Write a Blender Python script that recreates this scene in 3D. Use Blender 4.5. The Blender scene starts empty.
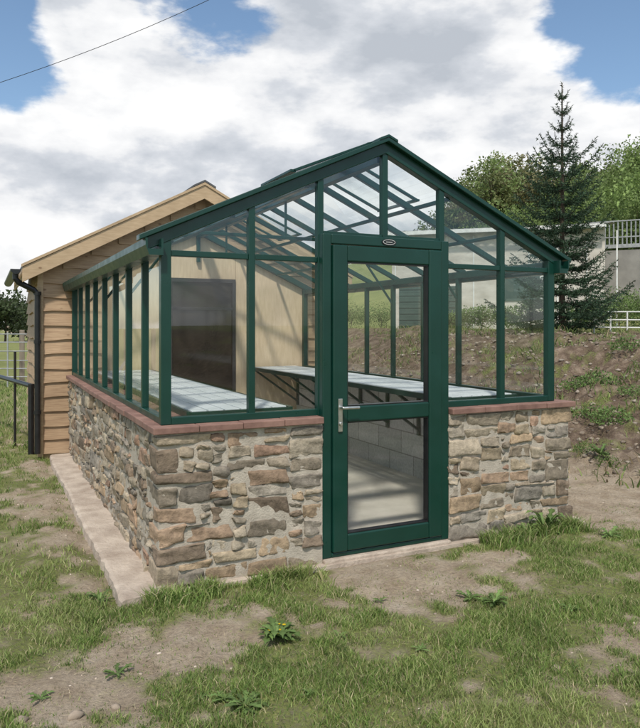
import bpy, bmesh, math, random
import numpy as np
from mathutils import Vector, Matrix
random.seed(7); rng = np.random.default_rng(7)
scene = bpy.context.scene
scene.view_settings.view_transform = 'Standard'
scene.view_settings.look = 'None'
scene.view_settings.exposure = 0

# ------------------------------------------------------------------ survey helpers
CAM = np.array([-0.892, -3.91, 1.5]); YAW = math.radians(25.9)
FW = np.array([math.sin(YAW), math.cos(YAW)]); RT = np.array([math.cos(YAW), -math.sin(YAW)])
def bearing(px, t, py=None):
    u = (px-320)/690.0
    p = CAM[:2] + t*(FW+u*RT)
    if py is None: return p[0], p[1]
    return p[0], p[1], 1.5+t*(326-py)/690.0
def gp(px, py):
    return bearing(px, 1.5*690/(py-326.0))
def skydir(px, py):
    u = (px-320)/690.0; v = (326-py)/690.0
    d = np.array([*(FW+u*RT), v]); return d/np.linalg.norm(d)

# ------------------------------------------------------------------ noise
TAB = rng.random((256, 256))
def vnoise(x, y, s=0):
    x = np.asarray(x, float)+s*17.3; y = np.asarray(y, float)+s*9.1
    xi = np.floor(x).astype(int); yi = np.floor(y).astype(int)
    fx = x-xi; fy = y-yi; fx = fx*fx*(3-2*fx); fy = fy*fy*(3-2*fy)
    a = TAB[xi & 255, yi & 255]; b = TAB[(xi+1) & 255, yi & 255]
    c = TAB[xi & 255, (yi+1) & 255]; d = TAB[(xi+1) & 255, (yi+1) & 255]
    return a*(1-fx)*(1-fy)+b*fx*(1-fy)+c*(1-fx)*fy+d*fx*fy
def fbm(x, y, f, o=4, s=0):
    r = 0; a = 0.5; n = 0
    for i in range(o):
        r = r+a*vnoise(x*f, y*f, s+i); n += a; a *= 0.5; f *= 2.03
    return r/n
def ss(a, b, x):
    t = np.clip((np.asarray(x, float)-a)/(b-a), 0, 1); return t*t*(3-2*t)

# ------------------------------------------------------------------ materials
def newmat(name):
    m = bpy.data.materials.new(name); m.use_nodes = True
    nt = m.node_tree; b = nt.nodes['Principled BSDF']
    return m, nt, b
def N(nt, t, **kw):
    n = nt.nodes.new(t)
    for k, v in kw.items(): setattr(n, k, v)
    return n
def noise(nt, vec, scale, detail=5, rough=0.55):
    n = N(nt, 'ShaderNodeTexNoise'); n.inputs['Scale'].default_value = scale
    n.inputs['Detail'].default_value = detail; n.inputs['Roughness'].default_value = rough
    if vec is not None: nt.links.new(vec, n.inputs['Vector'])
    return n
def ramp(nt, fac, stops):
    r = N(nt, 'ShaderNodeValToRGB'); e = r.color_ramp.elements
    while len(e) < len(stops): e.new(0.5)
    for i, (p, c) in enumerate(stops):
        e[i].position = p; e[i].color = (*c, 1) if len(c) == 3 else c
    nt.links.new(fac, r.inputs['Fac']); return r
def bump(nt, b, h, strength, dist=0.01):
    n = N(nt, 'ShaderNodeBump'); n.inputs['Strength'].default_value = strength
    n.inputs['Distance'].default_value = dist
    nt.links.new(h, n.inputs['Height']); nt.links.new(n.outputs['Normal'], b.inputs['Normal']); return n
def objvec(nt, sc=(1, 1, 1)):
    tc = N(nt, 'ShaderNodeTexCoord'); mp = N(nt, 'ShaderNodeMapping')
    mp.inputs['Scale'].default_value = sc
    nt.links.new(tc.outputs['Object'], mp.inputs['Vector']); return mp.outputs['Vector']
def mixc(nt, a, b, fac, mode='MIX'):
    m = N(nt, 'ShaderNodeMix', data_type='RGBA', blend_type=mode)
    for s, v in ((m.inputs[6], a), (m.inputs[7], b), (m.inputs[0], fac)):
        if isinstance(v, (int, float)): s.default_value = v
        elif isinstance(v, tuple): s.default_value = (*v, 1)
        else: nt.links.new(v, s)
    return m.outputs[2]

def noisy(name, c1, c2, scale=8, rough=0.7, bs=0.3, bd=0.004, sc=(1, 1, 1), bscale=None, detail=6):
    m, nt, b = newmat(name); v = objvec(nt, sc)
    n = noise(nt, v, scale, detail)
    r = ramp(nt, n.outputs['Fac'], [(0.3, c1), (0.7, c2)])
    nt.links.new(r.outputs['Color'], b.inputs['Base Color']); b.inputs['Roughness'].default_value = rough
    if bs:
        n2 = noise(nt, v, bscale or scale*4, 5, 0.6); bump(nt, b, n2.outputs['Fac'], bs, bd)
    return m

def attr_mat(name, attr='Col', rough=0.85, nscale=40, namp=0.35, bs=0.6, bd=0.008, transl=0.0, spec=0.3):
    m, nt, b = newmat(name)
    a = N(nt, 'ShaderNodeAttribute', attribute_name=attr)
    v = objvec(nt); n = noise(nt, v, nscale, 7, 0.68)
    r = ramp(nt, n.outputs['Fac'], [(0.3, (1-namp,)*3), (0.7, (1+namp*0.6,)*3)])
    c = mixc(nt, a.outputs['Color'], r.outputs['Color'], 1.0, 'MULTIPLY')
    nt.links.new(c, b.inputs['Base Color']); b.inputs['Roughness'].default_value = rough
    b.inputs['Specular IOR Level'].default_value = spec
    if bs: bump(nt, b, n.outputs['Fac'], bs, bd)
    if transl:
        t = N(nt, 'ShaderNodeBsdfTranslucent'); nt.links.new(c, t.inputs['Color'])
        mx = N(nt, 'ShaderNodeMixShader'); mx.inputs[0].default_value = transl
        nt.links.new(b.outputs[0], mx.inputs[1]); nt.links.new(t.outputs[0], mx.inputs[2])
        nt.links.new(mx.outputs[0], nt.nodes['Material Output'].inputs['Surface'])
    return m

M_GREEN, nt, b = newmat('green_powder_coat')
v = objvec(nt); n = noise(nt, v, 3.0, 6)
r = ramp(nt, n.outputs['Fac'], [(0.3, (0.0028, 0.034, 0.023)), (0.75, (0.005, 0.046, 0.033))])
nt.links.new(r.outputs['Color'], b.inputs['Base Color'])
rr_ = ramp(nt, noise(nt, v, 9, 5).outputs['Fac'], [(.3, (.27,)*3), (.7, (.42,)*3)]); nt.links.new(rr_.outputs['Color'], b.inputs['Roughness'])
n2 = noise(nt, v, 300, 2); bump(nt, b, n2.outputs['Fac'], 0.08, 0.001)

M_GLASS = bpy.data.materials.new('window_glass'); M_GLASS.use_nodes = True
nt = M_GLASS.node_tree; nt.nodes.clear()
out = N(nt, 'ShaderNodeOutputMaterial'); tr = N(nt, 'ShaderNodeBsdfTransparent'); gl = N(nt, 'ShaderNodeBsdfGlossy')
tr.inputs['Color'].default_value = (0.955, 0.975, 0.965, 1); gl.inputs['Roughness'].default_value = 0.0
gl.inputs['Color'].default_value = (0.95, 0.98, 1, 1)
lw = N(nt, 'ShaderNodeLayerWeight'); lw.inputs['Blend'].default_value = 0.5
p = N(nt, 'ShaderNodeMath', operation='POWER'); p.inputs[1].default_value = 5.0
ma = N(nt, 'ShaderNodeMath', operation='MULTIPLY_ADD'); ma.inputs[1].default_value = 0.75; ma.inputs[2].default_value = 0.06
nt.links.new(lw.outputs['Facing'], p.inputs[0]); nt.links.new(p.outputs[0], ma.inputs[0])
mx = N(nt, 'ShaderNodeMixShader'); nt.links.new(ma.outputs[0], mx.inputs[0])
nt.links.new(tr.outputs[0], mx.inputs[1]); nt.links.new(gl.outputs[0], mx.inputs[2]); nt.links.new(mx.outputs[0], out.inputs['Surface'])

M_STONE = attr_mat('rubble_stone', nscale=22, namp=0.45, bs=1.0, bd=0.014)
M_MORTAR = noisy('lime_mortar', (0.36, 0.315, 0.25), (0.54, 0.48, 0.39), 14, 0.95, 0.8, 0.008, bscale=90)
M_COPING = noisy('red_coping', (0.16, 0.085, 0.066), (0.30, 0.175, 0.135), 9, 0.8, 0.5, 0.005)
M_CONC = noisy('concrete', (0.44, 0.40, 0.34), (0.60, 0.555, 0.48), 3, 0.9, 0.4, 0.003, bscale=60)
M_FOOT = noisy('footing_concrete', (0.34, 0.27, 0.21), (0.56, 0.475, 0.385), 7, 0.9, 0.9, 0.012, bscale=45)
M_BLACK = noisy('black_plastic', (0.008, 0.008, 0.009), (0.016, 0.016, 0.018), 10, 0.35, 0.05)
M_STEEL = noisy('brushed_steel', (0.5, 0.5, 0.48), (0.65, 0.65, 0.62), 30, 0.3, 0.05); M_STEEL.node_tree.nodes['Principled BSDF'].inputs['Metallic'].default_value = 0.9
M_SLAT = noisy('pale_bench_slat', (0.52, 0.56, 0.56), (0.70, 0.73, 0.73), 5, 0.45, 0.1, 0.002)
M_WHITE = noisy('white_paint', (0.60, 0.60, 0.57), (0.76, 0.76, 0.73), 8, 0.6, 0.2)
M_SLATE = noisy('roof_slate', (0.06, 0.06, 0.065), (0.12, 0.12, 0.12), 6, 0.7, 0.5)
M_DARKF = noisy('dark_door_frame', (0.02, 0.02, 0.02), (0.045, 0.042, 0.04), 6, 0.5, 0.0)
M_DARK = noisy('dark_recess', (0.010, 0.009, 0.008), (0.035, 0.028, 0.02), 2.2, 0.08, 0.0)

def wood(name, c1, c2, sc, knots=True, rough=0.65):
    m, nt, b = newmat(name); v = objvec(nt, sc)
    n = noise(nt, v, 6, 8, 0.6)
    r = ramp(nt, n.outputs['Fac'], [(0.25, c1), (0.5, tuple((a+b_)/2 for a, b_ in zip(c1, c2))), (0.75, c2)])
    n3 = noise(nt, objvec(nt), 1.6, 3); r3 = ramp(nt, n3.outputs['Fac'], [(0.3, (0.8, 0.78, 0.74)), (0.7, (1.1, 1.08, 1.05))])
    c = mixc(nt, r.outputs['Color'], r3.outputs['Color'], 1.0, 'MULTIPLY')
    if knots:
        vo = N(nt, 'ShaderNodeTexVoronoi'); vo.inputs['Scale'].default_value = 4.2
        nt.links.new(objvec(nt, (1, 1, 1.7)), vo.inputs['Vector'])
        rk = ramp(nt, vo.outputs['Distance'], [(0.045, (0.35, 0.25, 0.18)), (0.11, (1, 1, 1))])
        c = mixc(nt, c, rk.outputs['Color'], 0.75, 'MULTIPLY')
    nt.links.new(c, b.inputs['Base Color']); b.inputs['Roughness'].default_value = rough
    bump(nt, b, n.outputs['Fac'], 0.25, 0.003); return m
M_BOARD = wood('larch_board', (0.31, 0.20, 0.12), (0.52, 0.375, 0.24), (1.0, 1.0, 14))
M_BARGE = wood('pine_barge', (0.40, 0.285, 0.17), (0.56, 0.42, 0.27), (1.5, 1.5, 10))
M_PLY = wood('plywood', (0.54, 0.42, 0.28), (0.68, 0.555, 0.40), (6, 6, 0.9), knots=False)

M_BLOCK, nt, b = newmat('concrete_block')
tc = N(nt, 'ShaderNodeTexCoord'); sp = N(nt, 'ShaderNodeSeparateXYZ'); nt.links.new(tc.outputs['Object'], sp.inputs[0])
ad = N(nt, 'ShaderNodeMath', operation='ADD'); nt.links.new(sp.outputs[0], ad.inputs[0]); nt.links.new(sp.outputs[1], ad.inputs[1])
cb = N(nt, 'ShaderNodeCombineXYZ'); nt.links.new(ad.outputs[0], cb.inputs[0]); nt.links.new(sp.outputs[2], cb.inputs[1])
br = N(nt, 'ShaderNodeTexBrick'); nt.links.new(cb.outputs[0], br.inputs['Vector'])
br.inputs['Scale'].default_value = 1; br.inputs['Brick Width'].default_value = 0.44; br.inputs['Row Height'].default_value = 0.225
br.inputs['Mortar Size'].default_value = 0.006; br.inputs['Color1'].default_value = (0.42, 0.415, 0.39, 1); br.inputs['Color2'].default_value = (0.53, 0.52, 0.49, 1)
br.inputs['Mortar'].default_value = (0.27, 0.26, 0.24, 1)
nn = noise(nt, objvec(nt), 45, 6); rr = ramp(nt, nn.outputs['Fac'], [(0.3, (0.8,)*3), (0.7, (1.12,)*3)])
nt.links.new(mixc(nt, br.outputs['Color'], rr.outputs['Color'], 1.0, 'MULTIPLY'), b.inputs['Base Color']); b.inputs['Roughness'].default_value = 0.95
bump(nt, b, nn.outputs['Fac'], 0.5, 0.004)

M_GRASS = attr_mat('grass_blade', nscale=3, namp=0.25, bs=0, transl=0.35, rough=0.6)
M_LEAF = attr_mat('leaf', nscale=1.0, namp=0.3, bs=0, transl=0.3, rough=0.6)
M_NEEDLE = attr_mat('spruce_needle', nscale=2.0, namp=0.3, bs=0, transl=0.1, rough=0.6)
M_BARK = noisy('bark', (0.05, 0.035, 0.025), (0.13, 0.10, 0.075), 12, 0.95, 0.8, 0.01, sc=(1, 1, 0.3))
M_PEBBLE = attr_mat('pebble', nscale=30, namp=0.3, bs=0.5)

# ------------------------------------------------------------------ mesh helpers
def empty(name):
    e = bpy.data.objects.new(name, None); scene.collection.objects.link(e); e.empty_display_size = 0.2; return e
def mesh_obj(name, verts, faces, mat, parent=None, smooth=False, cols=None):
    me = bpy.data.meshes.new(name)
    verts = np.asarray(verts, np.float32)
    if isinstance(faces, np.ndarray):
        k = faces.shape[1]; nf = len(faces)
        me.vertices.add(len(verts)); me.vertices.foreach_set('co', verts.ravel())
        me.loops.add(nf*k); me.loops.foreach_set('vertex_index', faces.astype(np.int32).ravel())
        me.polygons.add(nf); me.polygons.foreach_set('loop_start', np.arange(0, nf*k, k, dtype=np.int32))
        try: me.polygons.foreach_set('loop_total', np.full(nf, k, dtype=np.int32))
        except Exception: pass
        me.update(calc_edges=True)
    else:
        me.from_pydata(verts.tolist(), [], faces); me.update()
    me.validate()
    if cols is not None:
        ca = me.color_attributes.new('Col', 'FLOAT_COLOR', 'POINT')
        c = np.ones((len(verts), 4), np.float32); c[:, :3] = cols
        ca.data.foreach_set('color', c.ravel())
    if smooth: me.polygons.foreach_set('use_smooth', np.ones(len(me.polygons), bool))
    o = bpy.data.objects.new(name, me); scene.collection.objects.link(o)
    if mat: me.materials.append(mat)
    if parent: o.parent = parent
    return o
class MB:
    def __init__(s): s.v = []; s.f = []
    def add(s, vs, fs):
        n = len(s.v); s.v += [tuple(map(float, p)) for p in vs]; s.f += [tuple(i+n for i in f) for f in fs]; return s
    def box(s, x0, x1, y0, y1, z0, z1):
        return s.add([(x0, y0, z0), (x1, y0, z0), (x1, y1, z0), (x0, y1, z0), (x0, y0, z1), (x1, y0, z1), (x1, y1, z1), (x0, y1, z1)],
                     [(0, 3, 2, 1), (4, 5, 6, 7), (0, 1, 5, 4), (1, 2, 6, 5), (2, 3, 7, 6), (3, 0, 4, 7)])
    def beam(s, p0, p1, w, h, up=(0, 0, 1)):
        p0 = Vector(p0); p1 = Vector(p1); d = (p1-p0).normalized(); up = Vector(up)
        a = d.cross(up).normalized()*(w/2); c = a.normalized().cross(d).normalized()*(h/2)
        vs = [p+i*a+j*c for p in (p0, p1) for i, j in ((-1, -1), (1, -1), (1, 1), (-1, 1))]
        return s.add(vs, [(0, 1, 2, 3), (7, 6, 5, 4), (0, 4, 5, 1), (1, 5, 6, 2), (2, 6, 7, 3), (3, 7, 4, 0)])
    def chevron(s, xe, xc, ze, zc, y0, y1, h):
        xr = 2*xc-xe
        pr = [(xe, ze-h/2), (xc, zc-h/2), (xr, ze-h/2), (xr, ze+h/2), (xc, zc+h/2), (xe, ze+h/2)]
        vs = [(x, y, z) for y in (y0, y1) for x, z in pr]
        return s.add(vs, [(0, 1, 4, 5), (1, 2, 3, 4), (11, 10, 7, 6), (10, 9, 8, 7)]+[(i, (i+1) % 6, (i+1) % 6+6, i+6) for i in range(6)])
    def tube(s, pts, r, n=10, r1=None):
        pts = [Vector(p) for p in pts]; rings = []
        for i, p in enumerate(pts):
            d = (pts[min(i+1, len(pts)-1)]-pts[max(i-1, 0)]).normalized()
            up = Vector((0, 0, 1)) if abs(d.z) < 0.9 else Vector((1, 0, 0))
            a = d.cross(up).normalized(); c = a.cross(d)
            rad = r if r1 is None else r+(r1-r)*i/(len(pts)-1)
            rings.append([p+rad*(math.cos(2*math.pi*k/n)*a+math.sin(2*math.pi*k/n)*c) for k in range(n)])
        vs = [q for rg in rings for q in rg]
        fs = [(i*n+k, i*n+(k+1) % n, (i+1)*n+(k+1) % n, (i+1)*n+k) for i in range(len(pts)-1) for k in range(n)]
        fs += [tuple(range(n))[::-1], tuple(range((len(pts)-1)*n, len(pts)*n))]
        return s.add(vs, fs)
    def build(s, name, mat, parent=None, bevel=0.0, smooth=False, seg=2):
        o = mesh_obj(name, s.v, s.f, mat, parent, smooth)
        bm = bmesh.new(); bm.from_mesh(o.data); bmesh.ops.recalc_face_normals(bm, faces=bm.faces); bm.to_mesh(o.data); bm.free()
        if bevel:
            m = o.modifiers.new('bevel', 'BEVEL'); m.width = bevel; m.segments = seg; m.limit_method = 'ANGLE'
        return o

# ------------------------------------------------------------------ terrain
def H(x, y):
    x = np.asarray(x, float); y = np.asarray(y, float)
    h = 1.3*ss(4.3, 9.3, x+0.5*(fbm(x, y, 0.5, 3, 3)-0.5)*2)
    h = h+14*ss(14, 78, x)*ss(-30, 0, y+x*0.3)
    bank = ss(4.3, 5.2, x)*(1-ss(11, 16, x))
    h = h+bank*((fbm(x, y, 1.6, 4, 5)-0.5)*0.36+(fbm(x, y, 7, 3, 6)-0.5)*0.18)
    near = 1-ss(10, 25, np.hypot(x, y))
    h = h+near*((fbm(x, y, 1.3, 3, 8)-0.5)*0.05+(fbm(x, y, 7, 4, 11)-0.5)*0.05)
    h = h+(1-near)*(fbm(x, y, 0.06, 3, 2)-0.5)*0.8
    inside = ss(-0.40, -0.25, x)*(1-ss(3.3, 3.5, x))*ss(-0.15, 0.0, y)*(1-ss(7.0, 7.4, y))
    return h*(1-inside)+inside*(-0.03)

blobs = []
def B(px, py, r, a, sy=1.0):
    x, y = gp(px, py); blobs.append((x, y, r, a))
for a in [(60, 500, .45, .65), (80, 540, .34, .7), (45, 470, .5, .55), (105, 580, .2, .6), (30, 440, .5, .35), (150, 650, .28, .6), (90, 660, .2, .45), (215, 640, .24, .5), (190, 665, .16, .4), (260, 615, .18, .35),
          (370, 575, .33, .8), (420, 575, .33, .75), (450, 593, .22, .5), (330, 605, .2, .45), (490, 560, .2, .3), (390, 607, .2, .4),
          (600, 505, .6, .85), (640, 520, .45, .6), (585, 480, .5, .7), (20, 700, .18, .6), (95, 705, .18, .65), (60, 690, .15, .5), (450, 700, .2, .4), (520, 705, .18, .4), (590, 690, .22, .35), (620, 640, .18, .3), (240, 560, .2, -.4), (130, 600, .2, -.3), (300, 590, .25, -.4), (520, 535, .3, -.3), (500, 640, .5, -.15), (20, 560, .3, -.3), (350, 680, .4, -.15)]:
    B(*a)
def grassy(x, y):
    x = np.asarray(x, float); y = np.asarray(y, float)
    n = 0.40*fbm(x, y, 1.9, 4, 21)+0.60*fbm(x, y, 9.0, 4, 31)
    g = 0.80+(n-0.5)*2.3
    for bx, by, r, a in blobs:
        g = g-a*np.exp(-((x-bx)**2+(y-by)**2)/(r*r))
    bank = ss(4.0, 4.8, x)*(1-ss(10, 15, x))
    g = g-bank*0.62
    far = ss(10, 16, np.hypot(x, y))*(1-bank)
    g = g+far*0.7
    return ss(0.20, 0.82, g)

def axis(lo, hi):
    core = np.arange(lo, hi, 0.035); o = []; st = 0.05; p = hi
    while p < 420: o.append(p); p += st; st *= 1.09
    q = []; st = 0.06; p = lo-0.05
    while p > -420: q.append(p); p -= st; st *= 1.09
    return np.array(q[::-1]+list(core)+o)
ax = axis(-3.0, 7.5); ay = axis(-2.8, 5.0)
GX, GY = np.meshgrid(ax, ay, indexing='ij'); GZ = H(GX, GY)
V = np.stack([GX.ravel(), GY.ravel(), GZ.ravel()], 1)
nx, ny = len(ax), len(ay); idx = np.arange(nx*ny).reshape(nx, ny)
F = np.stack([idx[:-1, :-1].ravel(), idx[1:, :-1].ravel(), idx[1:, 1:].ravel(), idx[:-1, 1:].ravel()], 1)
gr = grassy(GX, GY).ravel()
bk = (ss(4.3, 5.3, GX)*(1-ss(11, 16, GX))).ravel()
cols = np.stack([gr, bk, np.zeros_like(gr)], 1)
M_GROUND, nt, b = newmat('ground_soil_grass')
a = N(nt, 'ShaderNodeAttribute', attribute_name='Col'); sp = N(nt, 'ShaderNodeSeparateColor'); nt.links.new(a.outputs['Color'], sp.inputs[0])
v = objvec(nt)
n1 = noise(nt, v, 5, 8, 0.65); n2 = noise(nt, v, 48, 7, 0.72); n3 = noise(nt, v, 0.35, 5)
soil = ramp(nt, n1.outputs['Fac'], [(0.3, (0.38, 0.29, 0.20)), (0.55, (0.54, 0.44, 0.325)), (0.75, (0.66, 0.56, 0.44))])
banks = ramp(nt, n1.outputs['Fac'], [(0.3, (0.085, 0.060, 0.042)), (0.5, (0.20, 0.145, 0.105)), (0.75, (0.42, 0.33, 0.245))])
soil2 = mixc(nt, soil.outputs['Color'], banks.outputs['Color'], sp.outputs[1])
gs = ramp(nt, n2.outputs['Fac'], [(0.3, (0.12, 0.15, 0.042)), (0.55, (0.22, 0.255, 0.085)), (0.75, (0.38, 0.35, 0.175))])
gf = ramp(nt, n3.outputs['Fac'], [(0.3, (0.8, 0.85, 0.7)), (0.7, (1.2, 1.15, 1.1))])
gs2 = mixc(nt, gs.outputs['Color'], gf.outputs['Color'], 1.0, 'MULTIPLY')
m1 = N(nt, 'ShaderNodeMath', operation='MULTIPLY_ADD'); nt.links.new(n2.outputs['Fac'], m1.inputs[0]); m1.inputs[1].default_value = 2.2; m1.inputs[2].default_value = -1.2
m2 = N(nt, 'ShaderNodeMath', operation='ADD', use_clamp=True); nt.links.new(m1.outputs[0], m2.inputs[0]); nt.links.new(sp.outputs[0], m2.inputs[1])
c = mixc(nt, soil2, gs2, m2.outputs[0]); r2 = ramp(nt, n2.outputs['Fac'], [(0.3, (0.66,)*3), (0.62, (1.12,)*3)])
c = mixc(nt, c, r2.outputs['Color'], 1.0, 'MULTIPLY')
nt.links.new(c, b.inputs['Base Color']); b.inputs['Roughness'].default_value = 1.0; b.inputs['Specular IOR Level'].default_value = 0.1
bump(nt, b, n2.outputs['Fac'], 0.9, 0.04)
mesh_obj('ground', V, F, M_GROUND, smooth=True, cols=cols)

# ------------------------------------------------------------------ grass
def blades(name, P, hgt, wid, col, lean=0.5, mat=M_GRASS):
    n = len(P); th = rng.random(n)*2*math.pi; ld = rng.random(n)*2*math.pi
    L = hgt*lean*(0.3+rng.random(n))
    side = np.stack([np.cos(th), np.sin(th), np.zeros(n)], 1)*wid[:, None]/2
    tip = np.stack([np.cos(ld)*L, np.sin(ld)*L, hgt], 1)
    mid = np.stack([np.cos(ld)*L*0.3, np.sin(ld)*L*0.3, hgt*0.6], 1)
    Vv = np.stack([P-side, P+side, P+mid+side*0.75, P+mid-side*0.75, P+tip], 1).reshape(-1, 3)
    b0 = np.arange(n)*5
    faces = np.concatenate([np.stack([b0, b0+1, b0+2], 1), np.stack([b0, b0+2, b0+3], 1), np.stack([b0+3, b0+2, b0+4], 1)])
    return mesh_obj(name, Vv, faces, mat, cols=np.repeat(col, 5, axis=0))
def outside(x, y):
    return ~(((x > -0.235) & (x < 3.20) & (y > -0.08) & (y < 7.2)) | ((x > 1.0) & (x < 2.05) & (y > -0.16) & (y < 0)))
def gcol(P):
    n = len(P)
    base = np.array([[0.12, 0.20, 0.045], [0.20, 0.29, 0.072], [0.31, 0.375, 0.125], [0.50, 0.44, 0.25]])
    w = rng.choice(4, n, p=[0.22, 0.40, 0.26, 0.12])
    dry = fbm(P[:, 0], P[:, 1], 1.1, 3, 63)
    w = np.where((dry+0.2*rng.random(n) > .68), np.maximum(w, 2), w)
    return base[w]*(0.75+0.5*rng.random((n, 1)))
Ps = []; hs = []; ws = []
def scatter(n, x0, x1, y0, y1, hm, wm, base=0.07, pw=1.1):
    x = rng.uniform(x0, x1, n); y = rng.uniform(y0, y1, n); g = grassy(x, y)
    tuft = fbm(x, y, 5.0, 3, 51)
    k = (rng.random(n) < (base+(1-base)*g**pw)*(0.12+1.5*ss(.3, .62, tuft))) & outside(x, y)
    x = x[k]; y = y[k]; g = g[k]; m = len(x); tuft = tuft[k]
    h = hm*(0.45+0.8*rng.random(m))*(0.3+1.3*tuft)*(.45+.6*g)
    Ps.append(np.stack([x, y, H(x, y)-0.004], 1)); hs.append(h); ws.append(wm*(0.7+0.6*rng.random(m)))
scatter(340000, -2.6, 4.2, -2.6, 0.2, 0.033, 0.0038)
scatter(60000, -4, 0, 0, 6, 0.045, 0.006)
scatter(20000, -8, 0, 5, 16, 0.08, 0.016)
scatter(34000, 3.2, 9.5, -2, 9, 0.07, 0.010, base=.01)
def wallfoot(n, x0, x1, yc, sp, hm):
    x = rng.uniform(x0, x1, n); y = yc-np.abs(rng.normal(0, sp, n)); c = fbm(x, y, 5, 2, 77) > 0.47
    x = x[c]; y = y[c]; k = outside(x, y); x = x[k]; y = y[k]; m = len(x)
    Ps.append(np.stack([x, y, H(x, y)], 1)); hs.append(hm*(0.4+0.9*rng.random(m))); ws.append(0.005+0.003*rng.random(m))
wallfoot(6000, -0.45, 0.95, -0.08, 0.09, 0.07)
wallfoot(3000, 2.2, 3.1, -0.08, 0.10, 0.085)
P = np.concatenate(Ps); hh = np.concatenate(hs); ww = np.concatenate(ws)
print('blades', len(P))
blades('grass', P, hh, ww, gcol(P), lean=0.9)

n = 12000; x = rng.uniform(-2.6, 4.5, n); y = rng.uniform(-2.6, 1.0, n); k = outside(x, y); x = x[k]; y = y[k]; n = len(x)
blades('straw_litter', np.stack([x, y, H(x, y)+.004], 1), .004+.008*rng.random(n), np.full(n, .003), np.array([[.50, .42, .28]])*(.5+.8*rng.random((n, 1))), lean=4.5)

nb = 30000; x = rng.uniform(4.4, 13, nb); y = rng.uniform(-1, 15, nb); k = fbm(x, y, 1.4, 3, 91) > 0.56; x = x[k]; y = y[k]; m = len(x)
bc = np.array([[0.17, 0.24, 0.07], [0.08, 0.12, 0.03], [0.36, 0.28, 0.17], [0.22, 0.28, 0.085]])[rng.choice(4, m, p=[.35, .2, .2, .25])]*(0.7+0.6*rng.random((m, 1)))
blades('bank_undergrowth', np.stack([x, y, H(x, y)-0.01], 1), 0.04+0.12*rng.random(m), 0.008+0.014*rng.random(m), bc, lean=1.2)

ico = bmesh.new(); bmesh.ops.create_icosphere(ico, subdivisions=1, radius=1); ico.verts.ensure_lookup_table()
iv = np.array([v.co[:] for v in ico.verts]); ifc = np.array([[v.index for v in f.verts] for f in ico.faces]); ico.free()
def rocks(name, pts, sizes, colr):
    Vv = []; Ff = []; C = []
    for i, (p, s) in enumerate(zip(pts, sizes)):
        q = iv*(1+0.2*rng.standard_normal((len(iv), 1)))*np.array([1, 0.6+0.5*rng.random(), 0.45+0.2*rng.random()])*s
        a = rng.random()*6.28; q = q@np.array([[math.cos(a), math.sin(a), 0], [-math.sin(a), math.cos(a), 0], [0, 0, 1]])
        Vv.append(q+np.array(p)); Ff.append(ifc+i*len(iv)); C.append(np.repeat([colr[i]], len(iv), 0))
    return mesh_obj(name, np.concatenate(Vv), np.concatenate(Ff), M_PEBBLE, smooth=True, cols=np.concatenate(C))
n = 16000; x = rng.uniform(-2.6, 10, n); y = rng.uniform(-2.6, 10, n)
k = (grassy(x, y) < 0.65) & outside(x, y); x = x[k]; y = y[k]; m = len(x)
sz = 0.0025+0.010*rng.random(m)**4; sz = np.where(x > 4.5, .008+.045*rng.random(m)**3, sz)
cc = np.array([[0.46, 0.38, 0.29], [0.32, 0.26, 0.20], [0.54, 0.46, 0.37]])[rng.integers(0, 3, m)]*(0.8+0.4*rng.random((m, 1)))
cc = np.where((x > 4.3)[:, None], cc*0.65, cc)
rocks('pebbles', np.stack([x, y, H(x, y)], 1), sz, cc)
for (px, py, s) in [(75, 716, .032), (116, 706, .024), (555, 664, .030), (120, 630, .016), (240, 605, .014), (20, 722, .034)]:
    x, y = gp(px, py); rocks('stone', [(x, y, float(H(x, y))+s*0.1)], [s], [[0.36, 0.29, 0.22]])

def weed(px, py, R, nl=16, flowers=0, up=0.4):
    x0, y0 = gp(px, py); z0 = float(H(x0, y0)); vs = []; fs = []; cs = []
    for i in range(nl):
        a = i*2.4+random.uniform(-.3, .3); L = R*random.uniform(.45, 1.1); w = L*random.uniform(.13, .20); el = random.uniform(0.1, up)
        col = np.array([0.13, 0.20, 0.06])*random.uniform(.65, 1.4); b0 = len(vs); K = 9; bend = random.uniform(-.5, .5)
        for j in range(K+1):
            t = j/K; ww_ = w*math.sin(math.pi*min(1, t*0.93+0.07))*(1.35 if j % 2 else 0.55)*(0.4+0.8*t)
            r = L*t; z = z0+0.008+L*el*math.sin(t*2.2)*0.9; aa = a+bend*t*t
            c, s = math.cos(aa), math.sin(aa)
            for sg in (-1, 0, 1):
                vs.append((x0+c*r-s*ww_*sg, y0+s*r+c*ww_*sg, z+(0.25*ww_ if sg else 0))); cs.append(col*(1.35 if sg == 0 else 1))
        for j in range(K):
            for q in (0, 1):
                i0 = b0+j*3+q; fs.append((i0, i0+1, i0+4, i0+3))
    for i in range(flowers):
        a = random.uniform(0, 6.28); r = random.uniform(0, R*.6); cx = x0+r*math.cos(a); cy = y0+r*math.sin(a); cz = z0+random.uniform(.03, .06)
        b0 = len(vs); vs.append((cx, cy, cz+.004)); cs.append(np.array([.75, .5, .02])); rr_ = random.uniform(.006, .010)
        for j in range(8): vs.append((cx+rr_*math.cos(j*.785), cy+rr_*math.sin(j*.785), cz)); cs.append(np.array([.75, .52, .02]))
        for j in range(8): fs.append((b0, b0+1+j, b0+1+(j+1) % 8))
    mesh_obj('weed_plant', vs, fs, M_LEAF, cols=np.array(cs))
weed(277, 638, .13, 46, 7, .6); weed(118, 674, .07, 14); weed(245, 706, .10, 22); weed(225, 700, .07, 14); weed(495, 603, .09, 26, 0, .6); weed(470, 598, .08, 16)
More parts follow.
